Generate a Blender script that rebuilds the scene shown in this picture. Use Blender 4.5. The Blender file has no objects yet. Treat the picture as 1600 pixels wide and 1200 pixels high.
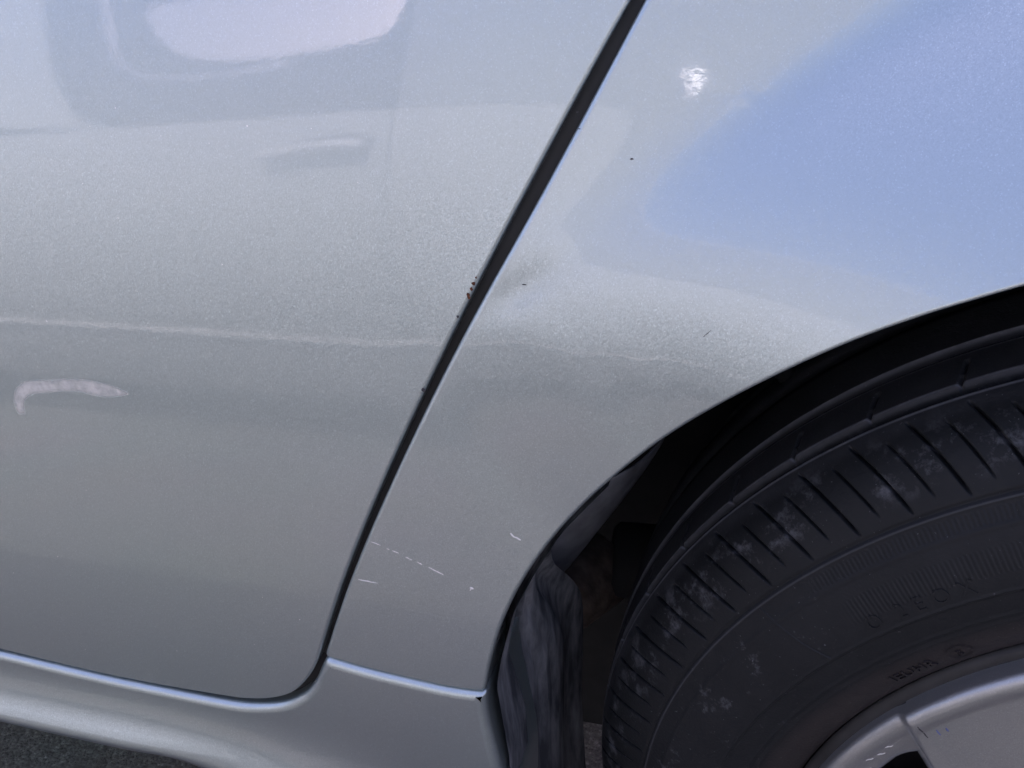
import bpy, math, random
import numpy as np
from mathutils import Vector, Matrix
from mathutils.geometry import delaunay_2d_cdt

SC = bpy.context.scene
COL = SC.collection

# ------------------------------------------------------------------ camera
CAM_LOC = (-0.1871, -0.3406, 0.8302)
CAM_PITCH, CAM_YAW, CAM_ROLL = 31.207, -21.405, -7.150      # degrees
def camera_matrix():
    p, w, r = (math.radians(a) for a in (CAM_PITCH, CAM_YAW, CAM_ROLL))
    f = Vector((math.sin(w)*math.cos(p), math.cos(w)*math.cos(p), -math.sin(p)))
    right = Vector((math.cos(w), -math.sin(w), 0)); up = right.cross(f)
    R2 = math.cos(r)*right + math.sin(r)*up
    U2 = -math.sin(r)*right + math.cos(r)*up
    M = Matrix((R2, U2, -f)).transposed().to_4x4()
    M.translation = Vector(CAM_LOC)
    return M
cam = bpy.data.cameras.new('camera'); cam.lens = 36.0; cam.sensor_width = 36.0
cam.clip_start = 0.01; cam.clip_end = 2000
cam_ob = bpy.data.objects.new('camera', cam); COL.objects.link(cam_ob)
cam_ob.matrix_world = camera_matrix()
SC.camera = cam_ob

# ------------------------------------------------------------------ sky, sun, exposure
SUN_EL, SUN_AZ = 59.0, -8.0       # the sun stands behind the silver car: its near side lies in open shade
W = bpy.data.worlds.new('World'); SC.world = W; W.use_nodes = True
wn = W.node_tree.nodes; wn.clear()
sky = wn.new('ShaderNodeTexSky'); sky.sky_type = 'NISHITA'; sky.sun_disc = False
sky.sun_elevation = math.radians(SUN_EL); sky.sun_rotation = math.radians(SUN_AZ)
sky.air_density = 1.0; sky.dust_density = 6.0; sky.ozone_density = 5.0
bg = wn.new('ShaderNodeBackground'); bg.inputs['Strength'].default_value = 0.15
wo = wn.new('ShaderNodeOutputWorld')
wb = wn.new('ShaderNodeMix'); wb.data_type = 'RGBA'; wb.blend_type = 'MULTIPLY'; wb.inputs[0].default_value = 1.0
wb.inputs[7].default_value = (1.19, 0.98, 0.99, 1)          # the camera's white balance leans to magenta
W.node_tree.links.new(sky.outputs[0], wb.inputs[6]); W.node_tree.links.new(wb.outputs[2], bg.inputs[0]); W.node_tree.links.new(bg.outputs[0], wo.inputs[0])
sun = bpy.data.lights.new('sun', 'SUN'); sun.energy = 2.4; sun.angle = math.radians(0.53); sun.color = (1, .98, .95)
sun_ob = bpy.data.objects.new('sun', sun); COL.objects.link(sun_ob)
az, el = math.radians(SUN_AZ), math.radians(SUN_EL)
sd = Vector((math.sin(az)*math.cos(el), math.cos(az)*math.cos(el), math.sin(el)))
sun_ob.rotation_euler = sd.to_track_quat('Z', 'Y').to_euler(); sun_ob.location = sd*20
SC.view_settings.view_transform = 'Standard'; SC.view_settings.look = 'None'
SC.view_settings.gamma = 1.0; SC.view_settings.use_curve_mapping = False
SC.view_settings.exposure = 1.56
SC.cycles.max_bounces = 10; SC.cycles.use_denoising = True

# ------------------------------------------------------------------ the shape of the car's side (metres)
# x runs towards the rear, y into the car, z up; origin on the ground under the rear wheel.
WZ = 0.3136                                  # wheel centre height
TILT = [(0.25,-.16),(0.33,-.08),(0.42,0.0),(0.50,.05),(0.60,.125),(0.70,.215),(0.78,.265),(0.95,.30),(1.2,.34)]
def _tilt(z):
    if z <= TILT[0][0]: return TILT[0][1]
    for (a, ta), (b, tb) in zip(TILT, TILT[1:]):
        if z <= b: 
            return ta + (tb-ta)*(z-a)/(b-a)
    return TILT[-1][1]
_ZT = [0.20 + 0.002*i for i in range(501)]
_HT = [0.0]
for _z in _ZT[:-1]:
    # smoothed tilt
    _t = sum(_tilt(_z + .001 + k*.012) for k in (-3,-2,-1,0,1,2,3))/7
    _HT.append(_HT[-1] - _t*.002)
_h50 = _HT[150]
def h_base(z):
    u = (z-0.20)/.002; i = int(u)
    if i < 0: i = 0
    if i > 499: i = 499
    f = u-i
    # cubic-ish: linear is fine, step is 2 mm and normals are smoothed
    return 0.030 + _HT[i]*(1-f) + _HT[i+1]*f - _h50
def sstep(a, b, v):
    t = (v-a)/(b-a); t = 0.0 if t < 0 else 1.0 if t > 1 else t
    return t*t*(3-2*t)
def softplus(d, w):
    q = d/w
    return d if q > 30 else 0.0 if q < -30 else w*math.log(1+math.exp(q))
# the crease that starts at the dent and climbs towards the rear, above it plain side, below it the flare
CRX0 = -0.3055
FLARE_K = 0.54
def crease_z(x):
    q = x-CRX0
    return (0.6670 + 0.72*q - 0.85*q*q, 0.72-1.7*q) if q < .28 else (0.6670+.72*.28-.85*.0784+(q-.28)*.244, .244)
def gauss(x, z, cx, cz, ang, su, sv):
    c, s = math.cos(ang), math.sin(ang)
    u = ((x-cx)*c + (z-cz)*s)/su; v = (-(x-cx)*s + (z-cz)*c)/sv
    q = u*u+v*v
    return math.exp(-q) if q < 20 else 0.0
def taper(x):                                # the body draws in towards the tail
    q = x+.36
    if q <= 0: return 0.0
    if q < .22: return -.55*q*q
    t = min(q-.22, .12)
    return -.02662-.242*(t-t*t/.24)
def h_side(x, z):
    h = h_base(z)+taper(x)
    if x > -0.62:
        zc, sl = crease_z(x)
        cs = 1/math.sqrt(1+sl*sl)
        d = (zc-z)*cs; s = (x-CRX0)/cs - d*sl
        wgt = 0.62*sstep(-.07, .02, s)+0.38*sstep(-0.03, 0.16, s)
        D = .030+.32*sstep(0.0, .21, s)
        w = 0.0040 + 0.006*sstep(.14, -.02, s)
        sp = softplus(d, w)
        h += wgt*FLARE_K*D*(1-math.exp(-sp/D))
    return h
def h_quarter(x, z):
    h = h_side(x, z)
    for cx, cz, ang, su, sv, a in DENTS:
        h += a*gauss(x, z, cx, cz, ang, su, sv)
    return h
DENTS = [(-.3080, .6590, .57, .020, .006, -.0008), (-.3060, .6725, .20, .030, .012, .0003), (-.3010, .6430, -.15, .030, .010, .0003),
         (-.2318, .7254, .05, .0045, .0020, -.00010), (-.2268, .7240, -.2, .0040, .0020, .00012), (-.2220, .7248, .3, .0040, .0018, -.00010)]
def sill_line(x):                            # height of the sill's upper edge
    return 0.4095 + .042*sstep(-.48, -.42, x)
def h_sill(x, z):
    u = 0.4095-z
    fl = sstep(-0.36, -0.58, x)
    hb = h_base(max(z, .38))
    if u > 0:
        hb += fl*0.024*(u/.05)**2.6
        if u > .037: hb -= sstep(-.47, -.56, x)*(u-.037)**2/.011
    return hb + .001

# outlines of the sheets, in metres (x, z)
BAKED = {
    'door_edge': [(-0.26628, 0.75696), (-0.27673, 0.74177), (-0.28991, 0.71865), (-0.30734, 0.69073), (-0.31864, 0.67161), (-0.32549, 0.66016), (-0.33271, 0.6479), (-0.34248, 0.63021), (-0.3517, 0.61466), (-0.36261, 0.59528), (-0.37296, 0.57564), (-0.38535, 0.55245), (-0.39508, 0.53403), (-0.4069, 0.51038), (-0.41861, 0.48373), (-0.42891, 0.46001)],
    'door_corner': [(-0.43423, 0.44906), (-0.44049, 0.4394), (-0.44833, 0.43003), (-0.45608, 0.42334), (-0.465, 0.41871), (-0.47367, 0.41559), (-0.48633, 0.41299)],
    'door_bottom': [(-0.49874, 0.41199), (-0.54086, 0.41062), (-0.58444, 0.41092), (-0.65209, 0.41499)],
    'quarter_edge': [(-0.26158, 0.75667), (-0.27189, 0.73989), (-0.28488, 0.71657), (-0.29873, 0.69369), (-0.31242, 0.67146), (-0.32046, 0.66043), (-0.32823, 0.64663), (-0.33762, 0.63169), (-0.34915, 0.612), (-0.3586, 0.59446), (-0.37019, 0.57373), (-0.38188, 0.55257), (-0.39448, 0.528), (-0.40415, 0.50893), (-0.41546, 0.48556), (-0.42532, 0.46164)],
    'quarter_bottom': [(-0.42582, 0.45758), (-0.41543, 0.45584), (-0.40579, 0.45441), (-0.37877, 0.45208), (-0.35999, 0.45113), (-0.34605, 0.45165)],
    'arch': [(-0.34166, 0.45302), (-0.33763, 0.47109), (-0.32901, 0.49939), (-0.31731, 0.523), (-0.30518, 0.54324), (-0.28825, 0.56681), (-0.26859, 0.5882), (-0.26191, 0.59573), (-0.24296, 0.61322), (-0.22528, 0.62796), (-0.20573, 0.64141), (-0.1862, 0.65357), (-0.16464, 0.66295), (-0.14748, 0.66911), (-0.13751, 0.67225)],
    'sill_top': [(-0.65308, 0.41098), (-0.58496, 0.40765), (-0.54146, 0.40689), (-0.5038, 0.40673), (-0.48723, 0.40776), (-0.4745, 0.41045), (-0.46368, 0.41418), (-0.4546, 0.41942), (-0.44498, 0.4276), (-0.43745, 0.43743), (-0.43237, 0.44688), (-0.42882, 0.45307), (-0.42642, 0.45582), (-0.42209, 0.45586), (-0.40554, 0.4533), (-0.37854, 0.451), (-0.35976, 0.45007), (-0.34179, 0.45124)],
    'sill_arch': [(-0.34178, 0.44863), (-0.34258, 0.43142), (-0.34098, 0.40117)],
    'sill_bottom': [(-0.7, 0.3545), (-0.62, 0.3565), (-0.57, 0.356), (-0.52, 0.352)],
}

# ------------------------------------------------------------------ materials
def mat(name):
    m = bpy.data.materials.new(name); m.use_nodes = True
    nt = m.node_tree; nt.nodes.clear()
    out = nt.nodes.new('ShaderNodeOutputMaterial'); b = nt.nodes.new('ShaderNodeBsdfPrincipled')
    nt.links.new(b.outputs[0], out.inputs[0])
    return m, nt, b
def N(nt, t, **kw):
    n = nt.nodes.new(t)
    for k, v in kw.items():
        if k.startswith('i_'): n.inputs[k[2:].replace('_', ' ')].default_value = v
        else: setattr(n, k, v)
    return n
def L(nt, a, b): nt.links.new(a, b)
def ramp(nt, fac, stops):
    r = N(nt, 'ShaderNodeValToRGB'); e = r.color_ramp.elements
    while len(e) < len(stops): e.new(.5)
    for el_, (p, c) in zip(e, stops):
        el_.position = p; el_.color = c if len(c) == 4 else (*c, 1)
    L(nt, fac, r.inputs[0]); return r
def math_(nt, op, a, b=None, c=None, clamp=False):
    n = N(nt, 'ShaderNodeMath', operation=op, use_clamp=clamp)
    for i, v in enumerate((a, b, c)):
        if v is None: continue
        if isinstance(v, (int, float)): n.inputs[i].default_value = v
        else: L(nt, v, n.inputs[i])
    return n.outputs[0]

def paint_material(name, col, flake=0.11, rough=0.40, peel=0.00001):
    m, nt, b = mat(name)
    tc = N(nt, 'ShaderNodeTexCoord'); geo = N(nt, 'ShaderNodeNewGeometry')
    vo = N(nt, 'ShaderNodeTexVoronoi', i_Scale=2500.0); L(nt, tc.outputs['Object'], vo.inputs['Vector'])
    sub = N(nt, 'ShaderNodeVectorMath', operation='SUBTRACT'); sub.inputs[1].default_value = (.5, .5, .5)
    L(nt, vo.outputs['Color'], sub.inputs[0])
    scl = N(nt, 'ShaderNodeVectorMath', operation='SCALE'); scl.inputs['Scale'].default_value = flake
    L(nt, sub.outputs[0], scl.inputs[0])
    add = N(nt, 'ShaderNodeVectorMath', operation='ADD'); L(nt, geo.outputs['Normal'], add.inputs[0]); L(nt, scl.outputs[0], add.inputs[1])
    nrm = N(nt, 'ShaderNodeVectorMath', operation='NORMALIZE'); L(nt, add.outputs[0], nrm.inputs[0])
    L(nt, nrm.outputs[0], b.inputs['Normal'])
    # orange peel on the clear coat only
    no = N(nt, 'ShaderNodeTexNoise', i_Scale=480.0, i_Detail=2.0); L(nt, tc.outputs['Object'], no.inputs['Vector'])
    bp = N(nt, 'ShaderNodeBump', i_Strength=1.0, i_Distance=peel); L(nt, no.outputs['Fac'], bp.inputs['Height'])
    L(nt, bp.outputs[0], b.inputs['Coat Normal'])
    # thin film of road dust
    n2 = N(nt, 'ShaderNodeTexNoise', i_Scale=900.0, i_Detail=3.0); L(nt, tc.outputs['Object'], n2.inputs['Vector'])
    n3 = N(nt, 'ShaderNodeTexNoise', i_Scale=9.0, i_Detail=4.0); L(nt, tc.outputs['Object'], n3.inputs['Vector'])
    rr = math_(nt, 'MULTIPLY_ADD', n3.outputs['Fac'], .05, .012)
    L(nt, rr, b.inputs['Coat Roughness'])
    sp = math_(nt, 'GREATER_THAN', n2.outputs['Fac'], .735)
    mx = N(nt, 'ShaderNodeMix', data_type='RGBA'); L(nt, math_(nt, 'MULTIPLY', sp, .25), mx.inputs[0])
    mx.inputs[6].default_value = (*col, 1); mx.inputs[7].default_value = (.75, .74, .72, 1)
    # every flake has its own brightness
    sc_ = N(nt, 'ShaderNodeSeparateColor'); L(nt, vo.outputs['Color'], sc_.inputs[0])
    fl_ = ramp(nt, sc_.outputs[2], [(0, (.82, .82, .82)), (.5, (.97, .97, .97)), (.93, (1.06, 1.06, 1.06)), (1, (1.5, 1.5, 1.5))])
    mf = N(nt, 'ShaderNodeMix', data_type='RGBA', blend_type='MULTIPLY'); mf.inputs[0].default_value = .30
    L(nt, mx.outputs[2], mf.inputs[6]); L(nt, fl_.outputs[0], mf.inputs[7])
    L(nt, mf.outputs[2], b.inputs['Base Color'])
    b.inputs['Metallic'].default_value = .9; b.inputs['Roughness'].default_value = rough
    b.inputs['Coat Weight'].default_value = 1.0; b.inputs['Coat IOR'].default_value = 1.6
    return m
def simple(name, col, rough=.6, metal=0.0, noise=0.0, nscale=60.0, bump=0.0, bscale=400.0, coat=0.0):
    m, nt, b = mat(name)
    tc = N(nt, 'ShaderNodeTexCoord')
    n = N(nt, 'ShaderNodeTexNoise', i_Scale=nscale, i_Detail=5.0); L(nt, tc.outputs['Object'], n.inputs['Vector'])
    lo = tuple(max(0, c*(1-noise)) for c in col); hi = tuple(min(1, c*(1+noise)) for c in col)
    r = ramp(nt, n.outputs['Fac'], [(.3, lo), (.7, hi)]); L(nt, r.outputs[0], b.inputs['Base Color'])
    b.inputs['Roughness'].default_value = rough; b.inputs['Metallic'].default_value = metal
    b.inputs['Coat Weight'].default_value = coat
    if bump:
        n2 = N(nt, 'ShaderNodeTexNoise', i_Scale=bscale, i_Detail=3.0); L(nt, tc.outputs['Object'], n2.inputs['Vector'])
        bp = N(nt, 'ShaderNodeBump', i_Strength=1.0, i_Distance=bump); L(nt, n2.outputs['Fac'], bp.inputs['Height'])
        L(nt, bp.outputs[0], b.inputs['Normal'])
    return m

M_PAINT = paint_material('silver_metallic_paint', (.465, .540, .556))
M_TRIM = paint_material('silver_wheel_paint', (.42, .43, .435), rough=.5, flake=.12)
M_SEAL = simple('black_rubber_seal', (.010, .011, .012), .55, noise=.25)
def streaked(name, lo, hi, sc):
    m, nt, b = mat(name)
    tc = N(nt, 'ShaderNodeTexCoord'); mp = N(nt, 'ShaderNodeMapping'); mp.inputs['Scale'].default_value = sc
    L(nt, tc.outputs['Object'], mp.inputs[0])
    n = N(nt, 'ShaderNodeTexNoise', i_Scale=1.0, i_Detail=5.0, i_Roughness=.6); L(nt, mp.outputs[0], n.inputs['Vector'])
    r = ramp(nt, n.outputs['Fac'], [(.38, lo), (.70, hi)]); L(nt, r.outputs[0], b.inputs['Base Color'])
    b.inputs['Roughness'].default_value = 1.0; b.inputs['Specular IOR Level'].default_value = .1; return m
M_LINER = streaked('dusty_black_plastic', (.040, .043, .050), (.19, .195, .21), (70, 80, 16))
M_UNDER = simple('underbody_coating', (.012, .012, .013), .9, noise=.3)
M_STEEL = simple('dark_wheel_steel', (.03, .03, .032), .5, metal=.3, noise=.3)
M_RUST = simple('rust', (.10, .035, .014), .9, noise=.6, nscale=900, bump=.0003, bscale=1500)
M_BUSH = simple('dull_rusty_metal', (.13, .10, .08), .8, metal=.3, noise=.5, nscale=90, bump=.0004, bscale=300)
M_ARM = simple('grey_suspension_metal', (.30, .31, .34), .5, metal=.4, noise=.4, nscale=50)
M_SCUFF = simple('bare_scuff', (.80, .80, .78), .55, noise=.1, nscale=1200)
M_CHIP = simple('dark_chip', (.05, .05, .055), .7, noise=.3, nscale=1200)
M_BLUE = simple('blue_scuff', (.10, .13, .32), .7, noise=.4, nscale=1500)

def glass_material(name, tint):
    m, nt, b = mat(name)
    nt.nodes.remove(b); out = nt.nodes['Material Output']
    tr = N(nt, 'ShaderNodeBsdfTransparent'); tr.inputs[0].default_value = (*tint, 1)
    gl = N(nt, 'ShaderNodeBsdfGlossy'); gl.inputs['Roughness'].default_value = .01
    fr = N(nt, 'ShaderNodeFresnel', i_IOR=1.5); mx = N(nt, 'ShaderNodeMixShader')
    L(nt, fr.outputs[0], mx.inputs[0]); L(nt, tr.outputs[0], mx.inputs[1]); L(nt, gl.outputs[0], mx.inputs[2])
    L(nt, mx.outputs[0], out.inputs[0]); return m
M_GLASS = glass_material('window_glass', (.45, .50, .49))

# tyre rubber: polar coordinates round the axle give the moulded serrations and the dust on the shoulder
def tyre_material():
    m, nt, b = mat('tyre_rubber')
    tc = N(nt, 'ShaderNodeTexCoord'); sx = N(nt, 'ShaderNodeSeparateXYZ'); L(nt, tc.outputs['Object'], sx.inputs[0])
    X, Y, Z = sx.outputs
    r = math_(nt, 'SQRT', math_(nt, 'ADD', math_(nt, 'MULTIPLY', X, X), math_(nt, 'MULTIPLY', Z, Z)))
    th = math_(nt, 'ARCTAN2', Z, X)
    def band(lo, hi, soft):
        a = N(nt, 'ShaderNodeMapRange', interpolation_type='SMOOTHSTEP'); L(nt, r, a.inputs[0]); a.inputs[1].default_value = lo-soft; a.inputs[2].default_value = lo+soft
        c = N(nt, 'ShaderNodeMapRange', interpolation_type='SMOOTHSTEP'); L(nt, r, c.inputs[0]); c.inputs[1].default_value = hi-soft; c.inputs[2].default_value = hi+soft
        c.inputs[3].default_value = 1; c.inputs[4].default_value = 0
        return math_(nt, 'MULTIPLY', a.outputs[0], c.outputs[0])
    def sector(a0, a1, soft=.03):            # radians
        a = N(nt, 'ShaderNodeMapRange', interpolation_type='SMOOTHSTEP'); L(nt, th, a.inputs[0]); a.inputs[1].default_value = a0-soft; a.inputs[2].default_value = a0+soft
        c = N(nt, 'ShaderNodeMapRange', interpolation_type='SMOOTHSTEP'); L(nt, th, c.inputs[0]); c.inputs[1].default_value = a1-soft; c.inputs[2].default_value = a1+soft
        c.inputs[3].default_value = 1; c.inputs[4].default_value = 0
        return math_(nt, 'MULTIPLY', a.outputs[0], c.outputs[0])
    ribs = math_(nt, 'SINE', math_(nt, 'MULTIPLY', th, 2*math.pi*.272/.0021))
    b1 = math_(nt, 'MULTIPLY', band(.2735, .2785, .0005), sector(1.2, 2.36))
    b2 = math_(nt, 'MULTIPLY', band(.2555, .2655, .0006), sector(1.2, 2.33))
    ribh = math_(nt, 'MULTIPLY', ribs, math_(nt, 'ADD', b1, b2))
    n1 = N(nt, 'ShaderNodeTexNoise', i_Scale=75.0, i_Detail=8.0, i_Roughness=.72); L(nt, tc.outputs['Object'], n1.inputs['Vector'])
    n2 = N(nt, 'ShaderNodeTexNoise', i_Scale=700.0, i_Detail=4.0); L(nt, tc.outputs['Object'], n2.inputs['Vector'])
    n4 = N(nt, 'ShaderNodeTexNoise', i_Scale=22.0, i_Detail=5.0, i_Roughness=.65); L(nt, tc.outputs['Object'], n4.inputs['Vector'])
    # chalky dust on the shoulder blocks and in spots low on the sidewall
    mr = N(nt, 'ShaderNodeMapRange', i_From_Min=.52, i_From_Max=.72); L(nt, n1.outputs['Fac'], mr.inputs[0])
    d1 = math_(nt, 'MULTIPLY', band(.292, .307, .005), mr.outputs[0])
    mr2 = N(nt, 'ShaderNodeMapRange', i_From_Min=.60, i_From_Max=.66); L(nt, n1.outputs['Fac'], mr2.inputs[0])
    d2 = math_(nt, 'MULTIPLY', math_(nt, 'MULTIPLY', band(.235, .279, .004), sector(2.36, 3.2, .1)), mr2.outputs[0])
    mr3 = N(nt, 'ShaderNodeMapRange', i_From_Min=.42, i_From_Max=.75); L(nt, n4.outputs['Fac'], mr3.inputs[0])
    film = math_(nt, 'MULTIPLY', mr3.outputs[0], .02)
    mr4 = N(nt, 'ShaderNodeMapRange', i_From_Min=.70, i_From_Max=.74); L(nt, n2.outputs['Fac'], mr4.inputs[0])
    spk = math_(nt, 'MULTIPLY', mr4.outputs[0], .35)
    ridge = math_(nt, 'MULTIPLY', band(.2803, .2812, .0003), .13)
    tread = math_(nt, 'MULTIPLY', band(.3085, .330, .002), .10)  # lightens the tread colour to make up for dim light under the arch
    dust_highlight = math_(nt, 'ADD', math_(nt, 'ADD', math_(nt, 'MULTIPLY', d1, .50), math_(nt, 'MULTIPLY', d2, .17)), math_(nt, 'ADD', film, spk))
    lips = None                                # highlights on the tread groove edges, painted into the colour
    for yc in (.0452, .0538, .0742, .0828):
        e_ = math_(nt, 'SUBTRACT', 1.0, math_(nt, 'MULTIPLY', math_(nt, 'ABSOLUTE', math_(nt, 'SUBTRACT', Y, yc)), 900.0), clamp=True)
        lips = e_ if lips is None else math_(nt, 'ADD', lips, e_)
    lips = math_(nt, 'MULTIPLY', math_(nt, 'MULTIPLY', lips, band(.3095, .33, .0006)), math_(nt, 'MULTIPLY', n1.outputs['Fac'], 1.5))
    lips = math_(nt, 'ADD', lips, math_(nt, 'MULTIPLY', tread, math_(nt, 'MULTIPLY', n4.outputs['Fac'], 2.0)))
    dust_highlight = math_(nt, 'ADD', dust_highlight, math_(nt, 'ADD', ridge, lips), clamp=True)
    mx = N(nt, 'ShaderNodeMix', data_type='RGBA'); L(nt, dust_highlight, mx.inputs[0])
    mx.inputs[6].default_value = (.0125, .0137, .0155, 1); mx.inputs[7].default_value = (.23, .235, .26, 1)
    # brown bloom next to the rim
    mb = N(nt, 'ShaderNodeMix', data_type='RGBA'); L(nt, math_(nt, 'MULTIPLY', band(.200, .228, .006), .55), mb.inputs[0])
    L(nt, mx.outputs[2], mb.inputs[6]); mb.inputs[7].default_value = (.042, .034, .033, 1)
    L(nt, mb.outputs[2], b.inputs['Base Color'])
    b.inputs['Roughness'].default_value = .55; b.inputs['Specular IOR Level'].default_value = .22
    hgt = math_(nt, 'ADD', math_(nt, 'MULTIPLY', ribh, .00012), math_(nt, 'MULTIPLY', n2.outputs['Fac'], .00025))
    bp = N(nt, 'ShaderNodeBump', i_Strength=.8, i_Distance=1.0); L(nt, hgt, bp.inputs['Height']); L(nt, bp.outputs[0], b.inputs['Normal'])
    return m
M_TYRE = tyre_material()
M_LETTER = simple('tyre_lettering_rubber', (.014, .015, .017), .6, noise=.3, nscale=300)

def asphalt():
    m, nt, b = mat('asphalt')
    tc = N(nt, 'ShaderNodeTexCoord')
    v = N(nt, 'ShaderNodeTexVoronoi', i_Scale=330.0, feature='SMOOTH_F1'); L(nt, tc.outputs['Object'], v.inputs['Vector'])
    n = N(nt, 'ShaderNodeTexNoise', i_Scale=3.0, i_Detail=6.0); L(nt, tc.outputs['Object'], n.inputs['Vector'])
    n5 = N(nt, 'ShaderNodeTexNoise', i_Scale=420.0, i_Detail=5.0, i_Roughness=.7); L(nt, tc.outputs['Object'], n5.inputs['Vector'])
    sh = N(nt, 'ShaderNodeSeparateColor'); L(nt, v.outputs['Color'], sh.inputs[0])
    fac_ = math_(nt, 'ADD', math_(nt, 'MULTIPLY', sh.outputs[0], .5), math_(nt, 'MULTIPLY', n5.outputs['Fac'], .6))
    r = ramp(nt, fac_, [(.2, (.08, .08, .081)), (.55, (.20, .197, .192)), (.75, (.33, .325, .315)), (.88, (.65, .64, .62))])
    mx = N(nt, 'ShaderNodeMix', data_type='RGBA', blend_type='MULTIPLY'); mx.inputs[0].default_value = .5
    L(nt, r.outputs[0], mx.inputs[6]); L(nt, n.outputs['Color'], mx.inputs[7])
    L(nt, mx.outputs[2], b.inputs['Base Color']); b.inputs['Roughness'].default_value = .75
    h = math_(nt, 'ADD', math_(nt, 'SUBTRACT', 1.0, v.outputs['Distance']), n5.outputs['Fac'])
    bp = N(nt, 'ShaderNodeBump', i_Strength=1.0, i_Distance=.004); L(nt, h, bp.inputs['Height']); L(nt, bp.outputs[0], b.inputs['Normal'])
    return m
M_ASPH = asphalt()

# ------------------------------------------------------------------ mesh helpers
def link(name, me, m, parent=None, loc=None):
    o = bpy.data.objects.new(name, me); COL.objects.link(o)
    if m: me.materials.append(m)
    if parent: o.parent = parent
    if loc: o.location = loc
    return o
def mesh(name, V, F, smooth=True, normals=None):
    me = bpy.data.meshes.new(name)
    me.from_pydata([tuple(map(float, v)) for v in V], [], [tuple(map(int, f)) for f in F]); me.update()
    if smooth: me.polygons.foreach_set('use_smooth', [True]*len(me.polygons))
    if normals is not None: me.normals_split_custom_set_from_vertices([tuple(n) for n in normals])
    return me
def np_mesh(name, V, Q):
    me = bpy.data.meshes.new(name); nv, nq = len(V), len(Q)
    me.vertices.add(nv); me.vertices.foreach_set('co', np.asarray(V, np.float32).ravel())
    me.loops.add(nq*4); me.loops.foreach_set('vertex_index', np.asarray(Q, np.int32).ravel())
    me.polygons.add(nq); me.polygons.foreach_set('loop_start', np.arange(0, nq*4, 4, dtype=np.int32))
    me.update(calc_edges=True); me.validate()
    me.polygons.foreach_set('use_smooth', np.ones(len(me.polygons), dtype=bool)); return me
def catmull(pts, n=6):
    out = []
    P = [pts[0]] + list(pts) + [pts[-1]]
    for i in range(1, len(P)-2):
        p0, p1, p2, p3 = P[i-1], P[i], P[i+1], P[i+2]
        for k in range(n):
            t = k/n
            out.append(tuple(.5*((2*b)+(-a+c)*t+(2*a-5*b+4*c-d)*t*t+(-a+3*b-3*c+d)*t**3) for a, b, c, d in zip(p0, p1, p2, p3)))
    out.append(tuple(pts[-1])); return out
def smooth_poly(pts, it=2):
    """a little smoothing of a traced line, ends kept"""
    p = [list(q) for q in pts]
    for _ in range(it):
        q = [r[:] for r in p]
        for i in range(1, len(p)-1):
            for k in (0, 1): q[i][k] = .25*p[i-1][k]+.5*p[i][k]+.25*p[i+1][k]
        p = q
    return [tuple(a) for a in p]
def resample(poly, step, closed=True):
    """even steps along a polyline; step may be a function of the point"""
    P = [Vector(p) for p in poly]
    if closed: P.append(P[0])
    out = [P[0].copy()]; need = step(P[0]); 
    for a, b in zip(P, P[1:]):
        seg = (b-a).length; pos = 0.0
        if seg < 1e-9: continue
        sharp = False
        while seg-pos > need:
            pos += need; q = a+(b-a)*(pos/seg); out.append(q); need = step(q)
        need -= seg-pos
    if closed and (out[-1]-out[0]).length < .4*step(out[0]): out.pop()
    elif not closed: out.append(P[-1])
    return out
def inside(poly, x, z):
    c = False; j = len(poly)-1
    for i in range(len(poly)):
        xi, zi = poly[i]; xj, zj = poly[j]
        if (zi > z) != (zj > z) and x < (xj-xi)*(z-zi)/(zj-zi)+xi: c = not c
        j = i
    return c
def area(poly): return .5*sum(a[0]*b[1]-b[0]*a[1] for a, b in zip(poly, poly[1:]+poly[:1]))
def inset_normals(P, sign):
    n = []; k = len(P)
    for i in range(k):
        t = (P[(i+1) % k]-P[i-1])
        if t.length < 1e-9: t = Vector((1, 0))
        t.normalize(); n.append(Vector((-t.y, t.x))*sign)
    return n
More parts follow.
